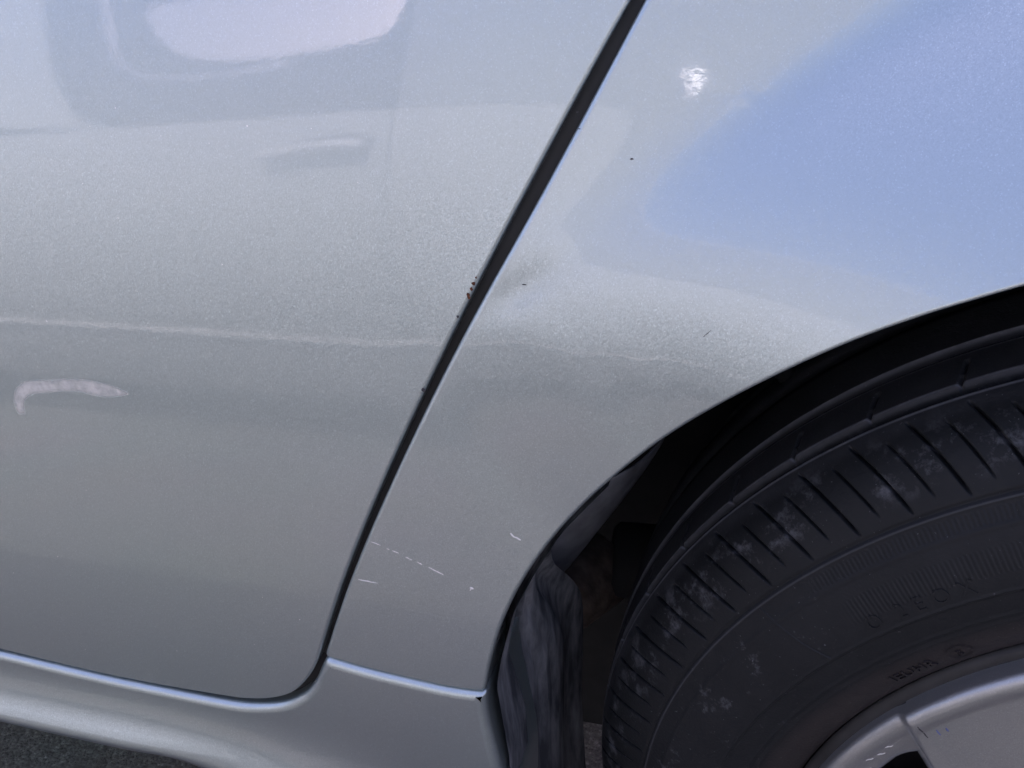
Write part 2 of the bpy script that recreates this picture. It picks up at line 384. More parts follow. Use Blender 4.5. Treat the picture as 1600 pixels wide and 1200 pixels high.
def panel(name, loops, hfun, r, flange, m, parent, step, grid, fine=None, flange_dir=None, theta=6, eps=.0015):
    """A pressed sheet: outline loops in (x, z) (first the outside, then holes), its face at y = -hfun(x, z),
    its edges rounded with radius r and folded inwards by `flange`."""
    V, NR, F = [], [], []
    def nrm(x, z):
        gx = (hfun(x+eps, z)-hfun(x-eps, z))/(2*eps); gz = (hfun(x, z+eps)-hfun(x, z-eps))/(2*eps)
        return Vector((-gx, -1, -gz)).normalized()
    rings = []; cdt_pts, cdt_edges, polys = [], [], []
    for li, lp in enumerate(loops):
        P = resample(lp, step); a = area([tuple(p) for p in P])
        sign = (1 if a > 0 else -1)*(1 if li == 0 else -1)
        nn = inset_normals(P, sign)
        inner = [p+n*r for p, n in zip(P, nn)]
        idx0 = len(cdt_pts); cdt_pts += inner
        k = len(inner); cdt_edges += [(idx0+i, idx0+(i+1) % k) for i in range(k)]
        polys.append([tuple(p) for p in inner]); rings.append((P, nn, inner, sign))
    xs = [p[0] for p in polys[0]]; zs = [p[1] for p in polys[0]]
    def fill(x0, x1, z0, z1, st, skip=None):
        nz = int((z1-z0)/st); nx = int((x1-x0)/st)
        for iz in range(nz+1):
            z = z0+(iz+.5)*st
            for ix in range(nx+1):
                x = x0+(ix+.5+.5*(iz & 1))*st
                if skip and skip[0] < x < skip[1] and skip[2] < z < skip[3]: continue
                if not inside(polys[0], x, z) or any(inside(q, x, z) for q in polys[1:]): continue
                yield Vector((x, z))
    allp = np.array([tuple(p) for p in cdt_pts])
    regs = [(min(xs), max(xs), min(zs), max(zs), grid)]+list(fine or [])
    def in_(rg_, x, z): return rg_[0] < x < rg_[1] and rg_[2] < z < rg_[3]
    for ri, rg_ in enumerate(regs):
        later = regs[ri+1:]; st_ = rg_[4]
        for q in fill(max(rg_[0], min(xs)), min(rg_[1], max(xs)), max(rg_[2], min(zs)), min(rg_[3], max(zs)), st_):
            if any(in_(g_, q.x, q.y) for g_ in later) or not in_(rg_, q.x, q.y): continue
            if np.min((allp[:, 0]-q.x)**2+(allp[:, 1]-q.y)**2) > (.45*min(st_, .006))**2: cdt_pts.append(q)
    vo, _, fo, _, _, _ = delaunay_2d_cdt(cdt_pts, cdt_edges, [], 0, 1e-7)
    vmap = {}
    key = {}
    for i, p in enumerate(vo):
        V.append((p.x, -hfun(p.x, p.y), p.y)); NR.append(nrm(p.x, p.y)); key[(round(p.x, 6), round(p.y, 6))] = i
    for f in fo:
        cx = sum(vo[i].x for i in f)/len(f); cz = sum(vo[i].y for i in f)/len(f)
        if not inside(polys[0], cx, cz) or any(inside(q, cx, cz) for q in polys[1:]): continue
        a = area([tuple(vo[i]) for i in f])
        F.append(tuple(f) if a > 0 else tuple(reversed(f)))
    for P, nn, inner, sign in rings:
        k = len(P); prev = [key.get((round(p.x, 6), round(p.y, 6))) for p in inner]
        if None in prev:
            va = np.array([tuple(p) for p in vo])
            prev = [int(np.argmin((va[:, 0]-p.x)**2+(va[:, 1]-p.y)**2)) for p in inner]
        Ns = [nrm(p.x, p.y) for p in inner]
        steps = [(math.pi/2*t/theta, 0) for t in range(1, theta+1)]+[(math.pi/2, flange*.03), (math.pi/2, flange)]
        for si, (a, ex) in enumerate(steps):
            cur = []
            for p, n, q, nv in zip(P, nn, inner, Ns):
                w = q-n*(r*math.sin(a)); y = -hfun(q.x, q.y)
                dep = r*(1-math.cos(a))+ex
                V.append((w.x-nv.x*dep*.3, y+dep, w.y-nv.z*dep*.3)); E = Vector((-n.x, 0, -n.y))
                NR.append((nv*math.cos(a)+E*math.sin(a)).normalized()); cur.append(len(V)-1)
            for i in range(k):
                j = (i+1) % k
                f = (prev[i], prev[j], cur[j], cur[i])
                F.append(f if sign < 0 else tuple(reversed(f)))
            prev = cur
    me = mesh(name, V, F, True, NR)
    return link(name, me, m, parent)
def lathe(name, prof, m, parent, nseg=96, a0=0, a1=2*math.pi, centre=(0, 0, WZ)):
    """prof: list of (radius, y); revolved round the axle"""
    full = abs(a1-a0-2*math.pi) < 1e-6; na = nseg if full else nseg+1
    V, F = [], []
    for i in range(na):
        a = a0+(a1-a0)*i/nseg
        for r, y in prof: V.append((r*math.cos(a), y, r*math.sin(a)))
    k = len(prof)
    for i in range(nseg):
        j = (i+1) % na
        for q in range(k-1): F.append((i*k+q, i*k+q+1, j*k+q+1, j*k+q))
    return link(name, mesh(name, V, F), m, parent, centre)
def box(name, x0, x1, y0, y1, z0, z1, m, parent, bev=.0):
    V = [(x, y, z) for x in (x0, x1) for y in (y0, y1) for z in (z0, z1)]
    F = [(0, 1, 3, 2), (4, 6, 7, 5), (0, 4, 5, 1), (2, 3, 7, 6), (0, 2, 6, 4), (1, 5, 7, 3)]
    o = link(name, mesh(name, V, F, False), m, parent)
    if bev:
        b = o.modifiers.new('bevel', 'BEVEL'); b.width = bev; b.segments = 3
    return o
def strip(name, pts, hfun, width, m, parent, lift=.00015, taper=True, rnd=None):
    """a thin mark lying on a sheet: pts in (x, z)"""
    P = [Vector(p) for p in pts]; V, F = [], []; k = len(P)
    for i, p in enumerate(P):
        t = (P[min(i+1, k-1)]-P[max(i-1, 0)]).normalized(); n = Vector((-t.y, t.x))
        w = width*(1 if not taper else max(.15, math.sin(math.pi*(i+.5)/k)**.6))
        if rnd: w *= rnd.uniform(.55, 1.2)
        for s, up in ((-1, 0), (0, 1), (1, 0)):
            q = p+n*(s*w*.5); V.append((q.x, -hfun(q.x, q.y)-lift*(1 if up else .3), q.y))
    for i in range(k-1):
        for c in (0, 1): F.append((3*i+c, 3*i+c+1, 3*i+c+4, 3*i+c+3))
    return link(name, mesh(name, V, F), m, parent)
def label(o, text, cat=None, group=None, kind=None):
    if text: o['label'] = text
    if cat: o['category'] = cat
    if group: o['group'] = group
    if kind: o['kind'] = kind
    return o

def pale_streak_material():
    """a thin pale film with ragged edges"""
    m, nt, b = mat('pale_streak_film')
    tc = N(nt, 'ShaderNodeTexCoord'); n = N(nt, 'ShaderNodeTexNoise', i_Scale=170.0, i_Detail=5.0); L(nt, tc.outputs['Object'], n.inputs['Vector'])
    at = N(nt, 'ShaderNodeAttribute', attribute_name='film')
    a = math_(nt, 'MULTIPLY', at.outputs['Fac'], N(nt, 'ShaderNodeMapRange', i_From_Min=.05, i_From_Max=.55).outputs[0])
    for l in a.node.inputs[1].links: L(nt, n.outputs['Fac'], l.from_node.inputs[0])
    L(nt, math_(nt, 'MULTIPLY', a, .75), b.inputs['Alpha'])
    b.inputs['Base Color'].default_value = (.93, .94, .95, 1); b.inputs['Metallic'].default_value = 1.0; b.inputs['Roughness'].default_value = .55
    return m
M_STREAK = pale_streak_material()
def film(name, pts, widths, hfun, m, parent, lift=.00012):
    """a pale streak on a sheet: centre line in (x, z) with a width at each point; its film thins out to the edges"""
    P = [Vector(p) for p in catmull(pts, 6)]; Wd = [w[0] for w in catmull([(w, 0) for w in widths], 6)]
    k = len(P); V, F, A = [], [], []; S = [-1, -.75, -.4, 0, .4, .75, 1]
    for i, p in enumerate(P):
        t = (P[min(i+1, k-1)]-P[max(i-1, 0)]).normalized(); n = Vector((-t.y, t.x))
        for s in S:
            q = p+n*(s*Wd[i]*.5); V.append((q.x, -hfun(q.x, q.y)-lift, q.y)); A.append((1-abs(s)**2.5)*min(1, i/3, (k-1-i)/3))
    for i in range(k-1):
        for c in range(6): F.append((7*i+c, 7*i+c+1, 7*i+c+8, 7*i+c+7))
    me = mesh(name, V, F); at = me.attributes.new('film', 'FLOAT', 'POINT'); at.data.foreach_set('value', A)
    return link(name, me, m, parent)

# ------------------------------------------------------------------ ground
g = 150.0
ground = link('ground', mesh('ground', [(-g, -g, 0), (g, -g, 0), (g, g, 0), (-g, g, 0)], [(0, 1, 2, 3)], False), M_ASPH)
label(ground, 'dark speckled asphalt under the silver car', None, None, 'structure')

# ------------------------------------------------------------------ the silver car
car = bpy.data.objects.new('car', None); COL.objects.link(car); car.empty_display_size = .3
label(car, 'silver car, rear door, dented quarter panel and rear wheel filling the frame', 'car')

def up_line(edge, ztop):                       # the shut line goes on upwards beyond the frame, leaning rearwards
    (x0, z0), (x1, z1) = edge[0], edge[3]
    s = (x0-x1)/(z0-z1); out = []
    z = ztop
    while z > z0+.02: out.append((x0+s*(z-z0)*(1-.1*(z-z0)), z)); z -= .03
    return out
ZTOP = 0.96; XF = -1.10; XR = 0.80
B = BAKED
door_right = up_line(B['door_edge'], ZTOP) + catmull(smooth_poly(B['door_edge'], 3), 5)
door_low = catmull([B['door_edge'][-1]] + B['door_corner'] + B['door_bottom'], 5)[1:]
xb, zb = B['door_bottom'][-1]
door_loop = door_right + door_low + [(-.75, zb), (-.9, zb), (XF, zb), (XF, .6), (XF, .8), (XF, ZTOP)]
def step_side(p):
    return .0022 if -.72 < p.x < -.10 and .33 < p.y < .80 else .010
door = panel('door', [door_loop], h_side, .0018, .016, M_PAINT, car, step_side, .03, [(-.72, -.2, .38, .80, .0055)])
label(door, 'silver rear door mirroring a parked car')

q_left = up_line(B['quarter_edge'], ZTOP) + catmull(smooth_poly(B['quarter_edge'], 3), 5)
q_bot = catmull([B['quarter_edge'][-1]] + B['quarter_bottom'], 4)[1:]
archp = catmull(smooth_poly(B['arch'], 1), 5)
ra0 = math.hypot(archp[-1][0], archp[-1][1]-WZ); aa0 = math.atan2(archp[-1][1]-WZ, archp[-1][0])
rear_arch = [(ra0*math.cos(a), WZ+ra0*math.sin(a)) for a in np.linspace(aa0, math.radians(8), 60)][1:]
q_loop = q_left + q_bot + archp + rear_arch + [(XR-.1, .36), (XR, .45), (XR, .7), (XR-.02, ZTOP)]
quarter = panel('quarter_panel', [q_loop], h_quarter, .0022, .018, M_PAINT, car, step_side, .03, [(-.46, -.08, .44, .80, .0036), (-.245, -.208, .717, .733, .0009)])
label(quarter, 'silver rear quarter panel with a shallow dent and diagonal crease')

# sill below the door
st = catmull(B['sill_top'], 5)
sa = catmull(B['sill_arch'] + [(-.340, .365), (-.344, .322)], 4)
xs0, zs0 = B['sill_top'][0]; xsb, zsb = B['sill_bottom'][0]
sb = [(-.40, .326), (-.455, .340)] + [p for p in reversed(B['sill_bottom'])] + [(-.8, zsb), (-1.2, zsb), (-2.2, zsb), (-2.2, zs0), (-1.2, zs0), (-.8, zs0)]
sill = panel('sill', [st + sa + catmull(sb[:6], 4)[:-1] + sb[5:]], h_sill, .0050, .05, M_PAINT, car, step_side, .03, [(-.72, -.32, .33, .47, .0036)])
label(sill, 'silver sill panel under the door with a bright upper edge')

# black weatherstrip deep in the shut line
mid = [((a[0]+b[0])/2, (a[1]+b[1])/2) for a, b in zip(door_right, q_left)]
mid += [(-.4290, .455), (-.4335, .447), (-.4405, .436), (-.4530, .4215), (-.4740, .4125), (-.5000, .4095), (-.5410, .4085), (-.6, .409), (-.66, .412), (-.8, .412), (-1.1, .412)]
def seal(name, pts, half, depth, hf, m, parent):
    P = [Vector(p) for p in pts]; V, F = [], []; k = len(P)
    for i, p in enumerate(P):
        t = (P[min(i+1, k-1)]-P[max(i-1, 0)]).normalized(); n = Vector((-t.y, t.x))
        for s in np.linspace(-1, 1, 7):
            q = p+n*(s*half); V.append((q.x, -hf(p.x, p.y)+depth+.003*s*s, q.y))
    for i in range(k-1):
        for c in range(6): F.append((7*i+c, 7*i+c+1, 7*i+c+8, 7*i+c+7))
    return link(name, mesh(name, V, F), m, parent)
seal('weatherstrip', mid, .011, .0075, h_side, M_SEAL, car)
seal('panel_joint', [(-.432, .4565), (-.405, .4538), (-.378, .4515), (-.345, .4512)], .006, .006, h_quarter, M_SEAL, car)

# the rest of the body, beyond the frame
front_door_loop = [(-1.106, ZTOP), (-1.106, .8), (-1.106, .6), (-1.106, zb), (-1.5, zb), (-2.0, zb), (-2.15, .6), (-2.15, .8), (-2.15, ZTOP)]
panel('front_door', [front_door_loop], h_side, .0018, .016, M_PAINT, car, lambda p: .02, .06)
hb = h_side(-.5, ZTOP)
def sheet(name, V, F, m, parent): return link(name, mesh(name, V, F, False), m, parent)
sheet('side_window', [(-2.0, -hb+.004, ZTOP), (.35, -hb+.004, ZTOP), (.05, .235, 1.40), (-1.35, .235, 1.40)], [(0, 1, 2, 3)], simple('dark_car_glass', (.02, .022, .024), .05, coat=1.0), car)
def loft(name, rows, m, parent, closed=False):
    V = [p for r in rows for p in r]; k = len(rows[0]); F = []
    for i in range(len(rows)-1):
        for j in range(k-1): F.append((i*k+j, i*k+j+1, (i+1)*k+j+1, (i+1)*k+j))
    return link(name, mesh(name, V, F), m, parent)
CW = 1.66
roof_rows = []
for y, zz in [(.225, 1.395), (.25, 1.43), (.32, 1.455), (.6, 1.475), (CW/2, 1.48), (CW-.6, 1.475), (CW-.32, 1.455), (CW-.25, 1.43), (CW-.225, 1.395)]:
    roof_rows.append([(x, y, zz-.02*((x+.65)/.8)**2) for x in np.linspace(-1.45, .15, 14)])
loft('roof', roof_rows, M_PAINT, car)
glass_dark = bpy.data.materials['dark_car_glass']
sheet('windscreen', [(-1.42, .24, 1.42), (-1.42, CW-.24, 1.42), (-2.15, CW-.05, .97), (-2.15, .05, .97)], [(0, 1, 2, 3)], glass_dark, car)
sheet('rear_window', [(.12, .24, 1.42), (.12, CW-.24, 1.42), (.45, CW-.05, .97), (.45, .05, .97)], [(0, 1, 2, 3)], glass_dark, car)
box('far_side', -2.2, .75, CW-.03, CW, .35, .96, M_PAINT, car)
sheet('far_window', [(-2.0, CW-.01, .96), (.35, CW-.01, .96), (.05, CW-.24, 1.40), (-1.35, CW-.24, 1.40)], [(0, 1, 2, 3)], glass_dark, car)
box('bonnet', -3.1, -2.15, .10, CW-.1, .70, .96, M_PAINT, car, .05)
box('front_bumper', -3.2, -2.6, .08, CW-.08, .25, .70, M_PAINT, car, .05)
box('rear_bumper', .60, .84, .05, CW-.05, .30, .96, M_PAINT, car, .04)
box('floor_pan', -2.6, -.46, .06, CW-.06, .345, .38, M_UNDER, car)
box('rear_floor', -.30, .75, .34, CW-.34, .62, .66, M_UNDER, car)
box('inner_side', -1.2, -.42, .045, .05, .40, .95, M_UNDER, car)

# ------------------------------------------------------------------ wheel arch interior
arch_ang = [(math.atan2(z-WZ, x), math.hypot(x, z-WZ)) for x, z in archp + rear_arch]
V, F = [], []
rows = [(.010, .006), (.05, .010), (.11, .012), (.19, .010), (.28, -.01), (.285, -.12), (.29, -.25)]
sel = [a for a in arch_ang if math.degrees(a[0]) < 152]
for a, r in sel:
    lip = -h_quarter(r*math.cos(a), WZ+r*math.sin(a))
    for dy, dr in rows: V.append(((r+dr)*math.cos(a), lip+dy, (r+dr)*math.sin(a)))
k = len(rows)
for i in range(len(sel)-1):
    for j in range(k-1): F.append((i*k+j, i*k+j+1, (i+1)*k+j+1, (i+1)*k+j))
link('wheel_arch_liner', mesh('wheel_arch_liner', V, F), M_UNDER, car, (0, 0, WZ))
# front splash guard: a flexible plate down the leading edge of the arch, with moulded folds
V, F = [], []
nA, nB = 70, 30
LIPX = [(.20, -.352), (.30, -.349), (.35, -.345), (.40, -.341), (.451, -.342), (.471, -.3375), (.50, -.329), (.524, -.317), (.546, -.304), (.575, -.281)]
for i in range(nA):
    t = i/(nA-1); z = .575-.365*t
    xl = float(np.interp(z, [a for a, _ in LIPX], [b for _, b in LIPX]))+.004
    y0 = -h_quarter(xl, max(z, .45))+.006
    for j in range(nB):
        s = j/(nB-1); y = y0+s*(.105-y0-.095*sstep(.37, .545, z))
        x = xl-.002*s+.007*sstep(.86, 1, s)-.004*sstep(.26, .30, s)*sstep(.56, .52, s)+.0025*sstep(.62, .65, s)*sstep(.80, .77, s)+.0004*math.sin(t*9+s*3)
        V.append((x, y, z))
for i in range(nA-1):
    for j in range(nB-1): F.append((i*nB+j, i*nB+j+1, (i+1)*nB+j+1, (i+1)*nB+j))
link('splash_guard', mesh('splash_guard', V, F), M_LINER, car)
box('inner_arch', -.46, .46, .30, .32, .03, .80, M_UNDER, car)
box('sill_end', -.47, -.40, .06, .30, .335, .62, M_UNDER, car)

# ------------------------------------------------------------------ suspension seen past the splash guard
def tube(name, p0, p1, r0, r1, m, parent, seg=28, hollow=0.0, bev=.15):
    a, b = Vector(p0), Vector(p1); d = (b-a); ln = d.length; d.normalize()
    u = d.orthogonal().normalized(); v = d.cross(u); V, F = [], []
    prof = [(0 if not hollow else r0*hollow, 0), (r0*(1-bev), 0), (r0, r0*bev), (r1, ln-r1*bev), (r1*(1-bev), ln), (0 if not hollow else r1*hollow, ln)]
    for i in range(seg):
        c, s = math.cos(2*math.pi*i/seg), math.sin(2*math.pi*i/seg)
        for r, t in prof: V.append(tuple(a+d*t+(u*c+v*s)*max(r, .0004)))
    k = len(prof)
    for i in range(seg):
        j = (i+1) % seg
        for q in range(k-1): F.append((i*k+q, j*k+q, j*k+q+1, i*k+q+1))
    return link(name, mesh(name, V, F), m, parent)
bush = tube('axle_bush', (-.368, .150, .340), (-.346, .195, .334), .029, .029, M_BUSH, car, hollow=.5)
tube('rubber_core', (-.373, .138, .341), (-.351, .19, .334), .019, .019, M_SEAL, bush)
tube('bolt', (-.3765, .131, .342), (-.368, .15, .340), .009, .010, M_STEEL, bush, seg=6)
tube('trailing_arm', (-.335, .185, .35), (-.05, .25, .30), .026, .034, M_UNDER, car)
br = loft('bush_bracket', [[(-.385, .115, .36), (-.36, .10, .42), (-.338, .10, .455), (-.320, .115, .475)],
     [(-.350, .125, .385), (-.338, .125, .41), (-.318, .13, .44), (-.300, .14, .47)],
     [(-.340, .19, .395), (-.325, .19, .41), (-.305, .19, .44), (-.29, .19, .47)]], M_ARM, car)
s_ = br.modifiers.new('solid', 'SOLIDIFY'); s_.thickness = .004
ss = br.modifiers.new('sub', 'SUBSURF'); ss.levels = ss.render_levels = 2
tube('damper', (-.20, .17, .36), (-.17, .20, .66), .022, .024, M_UNDER, car)
tube('brake_hose', (-.25, .12, .60), (-.20, .15, .50), .006, .006, M_SEAL, car)

# ------------------------------------------------------------------ wheel
AX = (0, 0, WZ)
wheel = lathe('wheel', [(.2075, .012), (.2045, .0075), (.2015, .0085), (.198, .014), (.195, .03), (.192, .05), (.12, .056), (.05, .05), (.004, .05)], M_STEEL, car, 128)
label(wheel, 'rear wheel with scuffed silver cover and dusty tyre')
# tyre: a dense revolved section; the grooves, blocks and mould rings are in the mesh
KEY = [(.2060, .016), (.2085, .0105), (.214, .0058), (.222, .0022), (.232, .0002), (.245, -.0008), (.256, .0010), (.268, .0060), (.2785, .0122),
       (.288, .0178), (.2965, .0238), (.3035, .0310), (.3085, .0388), (.3110, .0460), (.3122, .0560), (.3134, .0760), (.3138, .1000)]
sec = catmull(KEY, 40)
SEC = [tuple(p) for p in resample(sec, lambda p: .0007 if p.x < .3122 else .0010, closed=False)]
SEC = SEC + [(r, .2-y) for r, y in reversed(SEC[:-1:5])]
SEC = np.array(SEC)
tan = np.gradient(SEC, axis=0); tan /= np.linalg.norm(tan, axis=1)[:, None]
nor = np.stack([tan[:, 1], -tan[:, 0]], 1)      # outwards
if nor[len(nor)//2][0] < 0: nor = -nor
arcl = np.concatenate([[0], np.cumsum(np.linalg.norm(np.diff(SEC, axis=0), axis=1))])
# rings on the sidewall and grooves in the tread
ring = np.zeros(len(SEC))
outer = SEC[:, 1] < .1
def rg(r0, w, a): return np.where(outer & (SEC[:, 0] < .3), a*np.exp(-((SEC[:, 0]-r0)/w)**2), 0)
ring += rg(.2820, .0008, -.0010)+rg(.2808, .0007, .0006)+rg(.2722, .0010, .0004)+rg(.2470, .0008, .0007)+rg(.2350, .0007, .0005)+rg(.2310, .0007, .0004)
step_in = np.where(outer & (SEC[:, 0] < .247), -.0005, 0); ring += step_in
for yc in (.0495, .0785, .1215, .1505):
    e = np.clip((.0034-np.abs(SEC[:, 1]-yc))/.0012, 0, 1); ring += np.where(SEC[:, 0] > .306, -.0065*e, 0)
A_F = np.radians(np.arange(90, 180, .065)); A_C = np.radians(np.arange(180, 450.01, 1.5))
ANG = np.concatenate([A_F, A_C[:-1]])
NA, NS = len(ANG), len(SEC)
PAIR = math.radians(4.9)
# sipes: slanted curved cuts on the shoulder, long and short in turn
i0 = int(np.argmin(np.where(outer, np.abs(SEC[:, 0]-.2845), 9))); i1 = int(np.argmin(np.abs(SEC[:, 1]-.0450)+(SEC[:, 0] < .3)))
T = np.clip((arcl-arcl[i0])/(arcl[i1]-arcl[i0]), -1, 2)
def sipes(theta):
    d = np.zeros((len(theta), NS))
    sl = .055*(1-T)+.005*np.sin(np.clip(T, 0, 1)*math.pi)      # slant, radians
    for off, t0, t1, w, dep in ((0, -.02, .93, .00056, .0042), (.5, .08, .78, .00040, .0034)):
        for sgn in (1,):
            ph = theta[:, None]+sl[None, :]
            cell = np.floor(ph/PAIR-off+.5)
            jit = .07*np.sin(cell*12.9898)
            q = (ph/PAIR-off-cell-jit)
            dist = np.abs(q)*PAIR*.30
            env = np.clip((T-t0)/.16, 0, 1)*np.clip((t1-T)/.08, 0, 1)
            prof = np.exp(-(dist/w)**2.0)
            d -= dep*prof*env[None, :]
    return np.where((T > -.05)[None, :] & (T < 1.05)[None, :] & outer[None, :], d, 0)
D = ring[None, :]+sipes(ANG)
# short cuts across the ribs
ribm = ((np.abs(SEC[:, 1]-.064) < .0045) | (np.abs(SEC[:, 1]-.0555) < .0032))[None, :]
ph = (ANG[:, None]+.9*(SEC[:, 1]-.05)[None, :])/(PAIR*1.5); q = np.abs(ph-np.round(ph))*PAIR*1.5*.312
D += np.where(ribm, -.0022*np.exp(-(q/.0009)**2), 0)
R = SEC[None, :, 0]+D*nor[None, :, 0]; Yv = SEC[None, :, 1]+D*nor[None, :, 1]
Vt = np.stack([R*np.cos(ANG)[:, None], np.broadcast_to(Yv, R.shape), R*np.sin(ANG)[:, None]], -1).reshape(-1, 3)
ii, jj = np.meshgrid(np.arange(NA), np.arange(NS-1), indexing='ij'); i2 = (ii+1) % NA
Q = np.stack([ii*NS+jj, ii*NS+jj+1, i2*NS+jj+1, i2*NS+jj], -1).reshape(-1, 4)
tyre = link('tyre', np_mesh('tyre', Vt, Q), M_TYRE, wheel)
label(tyre, 'dusty black tyre with sipes on its shoulder')
def sec_y(r):
    k = outer & (SEC[:, 0] < .305); o = np.argsort(SEC[k, 0]); return float(np.interp(r, SEC[k, 0][o], SEC[k, 1][o]))
def lettering(name, txt, r_mid, size, a_deg, raise_=.0005, gap=1.0):
    """raised lettering along the sidewall, tops outwards; a_deg: where the text starts"""
    cu = bpy.data.curves.new(name, 'FONT'); cu.body = txt; cu.size = size; cu.extrude = .0; cu.space_character = gap; cu.offset = 0.0
    cu.resolution_u = 3
    tmp = bpy.data.objects.new('tmp', cu); COL.objects.link(tmp)
    bpy.context.view_layer.update()
    me0 = bpy.data.meshes.new_from_object(tmp.evaluated_get(bpy.context.evaluated_depsgraph_get()))
    V = np.array([v.co[:] for v in me0.vertices]); F = [list(p.vertices) for p in me0.polygons]
    bpy.data.objects.remove(tmp); bpy.data.meshes.remove(me0)
    a = math.radians(a_deg)-V[:, 0]/r_mid; r = r_mid+V[:, 1]-size*.35
    def ring_(dy): return [(rr*math.cos(t), sec_y(rr)-dy, rr*math.sin(t)) for rr, t in zip(r, a)]
    n = len(V); VV = ring_(raise_+.0004)+ring_(-.001); FF = [tuple(f) for f in F]
    cnt = {}
    for f in F:
        for i in range(len(f)): cnt[(f[i], f[(i+1) % len(f)])] = 1
    for (p, q_) in list(cnt):
        if (q_, p) not in cnt: FF.append((q_, p, p+n, q_+n))
    return link(name, mesh(name, VV, FF, False), M_TYRE, wheel)
lettering('lettering', 'IEUHR', .2210, .0072, 136.4, .0001, 1.15)
lettering('lettering', 'S', .2205, .0060, 128.0, .0002)
cir = [( .2205+.0052*math.sin(t), math.radians(127.5)+.0052*math.cos(t)/.2205) for t in np.linspace(0, 2*math.pi, 40)]
V = []; F = []
for k_, (rr, t) in enumerate(cir[:-1]):
    for s in (.9, 1.1):
        r2 = .2205+(rr-.2205)*s; t2 = math.radians(127.5)+(t-math.radians(127.5))*s
        V.append((r2*math.cos(t2), sec_y(r2)-.0006, r2*math.sin(t2)))
for k_ in range(39): j = (k_+1) % 39; F.append((2*k_, 2*k_+1, 2*j+1, 2*j))
link('circle_mark', mesh('circle_mark', V, F), M_TYRE, wheel)
lettering('lettering', 'O  2 E O X', .2535, .0095, 133.0, .00008, 1.1)
V, F = [], []
for i in range(15):                            # a fine moulded seam running down the sidewall
    t = i/14; rr = .2800+(.2478-.2800)*t; a = math.radians(141.35+(138.69-141.35)*t+.25*math.sin(t*math.pi))
    for s_, up in ((-1, .0001), (0, .0009), (1, .0001)): V.append((rr*math.cos(a+s_*.0024), sec_y(rr)-up, rr*math.sin(a+s_*.0024)))
for i in range(14):
    for c in (0, 1): F.append((3*i+c, 3*i+c+1, 3*i+c+4, 3*i+c+3))
link('mould_seam', mesh('mould_seam', V, F), M_TYRE, wheel)
# silver wheel cover: outer ring, five broad spokes standing proud of it, five openings
E0 = Vector((-.1500, .1330)); E1 = Vector((-.1330, .0973)); ED = (E1-E0).normalized(); EN = Vector((-ED.y, ED.x))
NSP = 5; SPC = math.radians(139.0-21.0)       # centre line of the spoke in view
def spoke_coord(x, z):
    a = math.atan2(z, x); r = math.hypot(x, z)
    k = round((a-SPC)/(2*math.pi/NSP)); da = a-SPC-k*2*math.pi/NSP
    return r, abs(da)
def edge_half(r):                               # half-angle of a spoke at radius r
    return math.radians(21.0+5.4*(.2014-r)/.0357)
def h_cover(x, z):
    r, da = spoke_coord(x, z)
    sp = sstep(.0024, -.0024, (da-edge_half(r))*r)
    h = -.001*sstep(.198, .192, r) + .010*sstep(.195, .06, r)
    lift = .0036*sp
    return h+lift-.004*(1-sp)*sstep(.196, .172, r)
holes = []
for k_ in range(NSP):
    ca = SPC+(k_+.5)*2*math.pi/NSP; hole = []
    for r, sg in [(.180, -1), (.165, -1), (.14, -1), (.11, -1), (.08, -1)]:
        hole.append((r, ca+sg*(math.pi/NSP-edge_half(r)-.006/r)))
    for r, sg in [(.08, 1), (.11, 1), (.14, 1), (.165, 1), (.180, 1)]:
        hole.append((r, ca+sg*(math.pi/NSP-edge_half(r)-.006/r)))
    hole = [h_ for h_ in hole if (math.pi/NSP-edge_half(h_[0])-.006/h_[0]) > .02]
    pts = [(r*math.cos(a), r*math.sin(a)) for r, a in hole]
    top = [(.1830*math.cos(a), .1830*math.sin(a)) for a in np.linspace(hole[-1][1]-.03, hole[0][1]+.03, 9)]
    loop_ = pts+top
    sm = catmull(loop_+loop_[:1], 4)[:-1]
    holes.append(smooth_poly(sm, 4))
circ_ = [(.2035*math.cos(a), .2035*math.sin(a)) for a in np.linspace(0, 2*math.pi, 400, endpoint=False)]
cover = panel('wheel_cover', [circ_]+holes, h_cover, .0046, .014, M_TRIM, wheel, lambda p: .0020 if (p.x < -.04 and p.y > .0) else .006, .012, [(-.21, -.05, .05, .21, .0025), (-.168, -.12, .085, .15, .0011)], eps=.0006)
label(cover, 'silver plastic wheel cover with scratches on the spoke')

# ------------------------------------------------------------------ marks on the paint
rnd = random.Random(4)
def line_pts(a, b, n=7, wob=.0001):
    return [(a[0]+(b[0]-a[0])*i/(n-1)+rnd.uniform(-wob, wob), a[1]+(b[1]-a[1])*i/(n-1)+rnd.uniform(-wob, wob)) for i in range(n)]
for a, b, w in [((-.38735, .53588), (-.3828, .5345), .0005), ((-.3800, .5331), (-.3787, .5327), .0004), ((-.37737, .53239), (-.37434, .53143), .0006), ((-.37111, .52978), (-.36815, .52845), .0006),
             ((-.36573, .52776), (-.36337, .5267), .0007), ((-.36037, .52574), (-.35364, .52251), .0009), ((-.3978, .51266), (-.38801, .51203), .0007), ((-.3420, .5152), (-.3406, .5170), .0004)]:
    strip('scratch', line_pts(a, b), h_quarter, w, M_SCUFF, quarter, rnd=rnd)
strip('scratch', [(-.31978, .54949), (-.3192, .5486), (-.31848, .54771), (-.31706, .54731), (-.3163, .5467), (-.3154, .54628)], h_quarter, .0012, M_SCUFF, quarter, rnd=rnd)
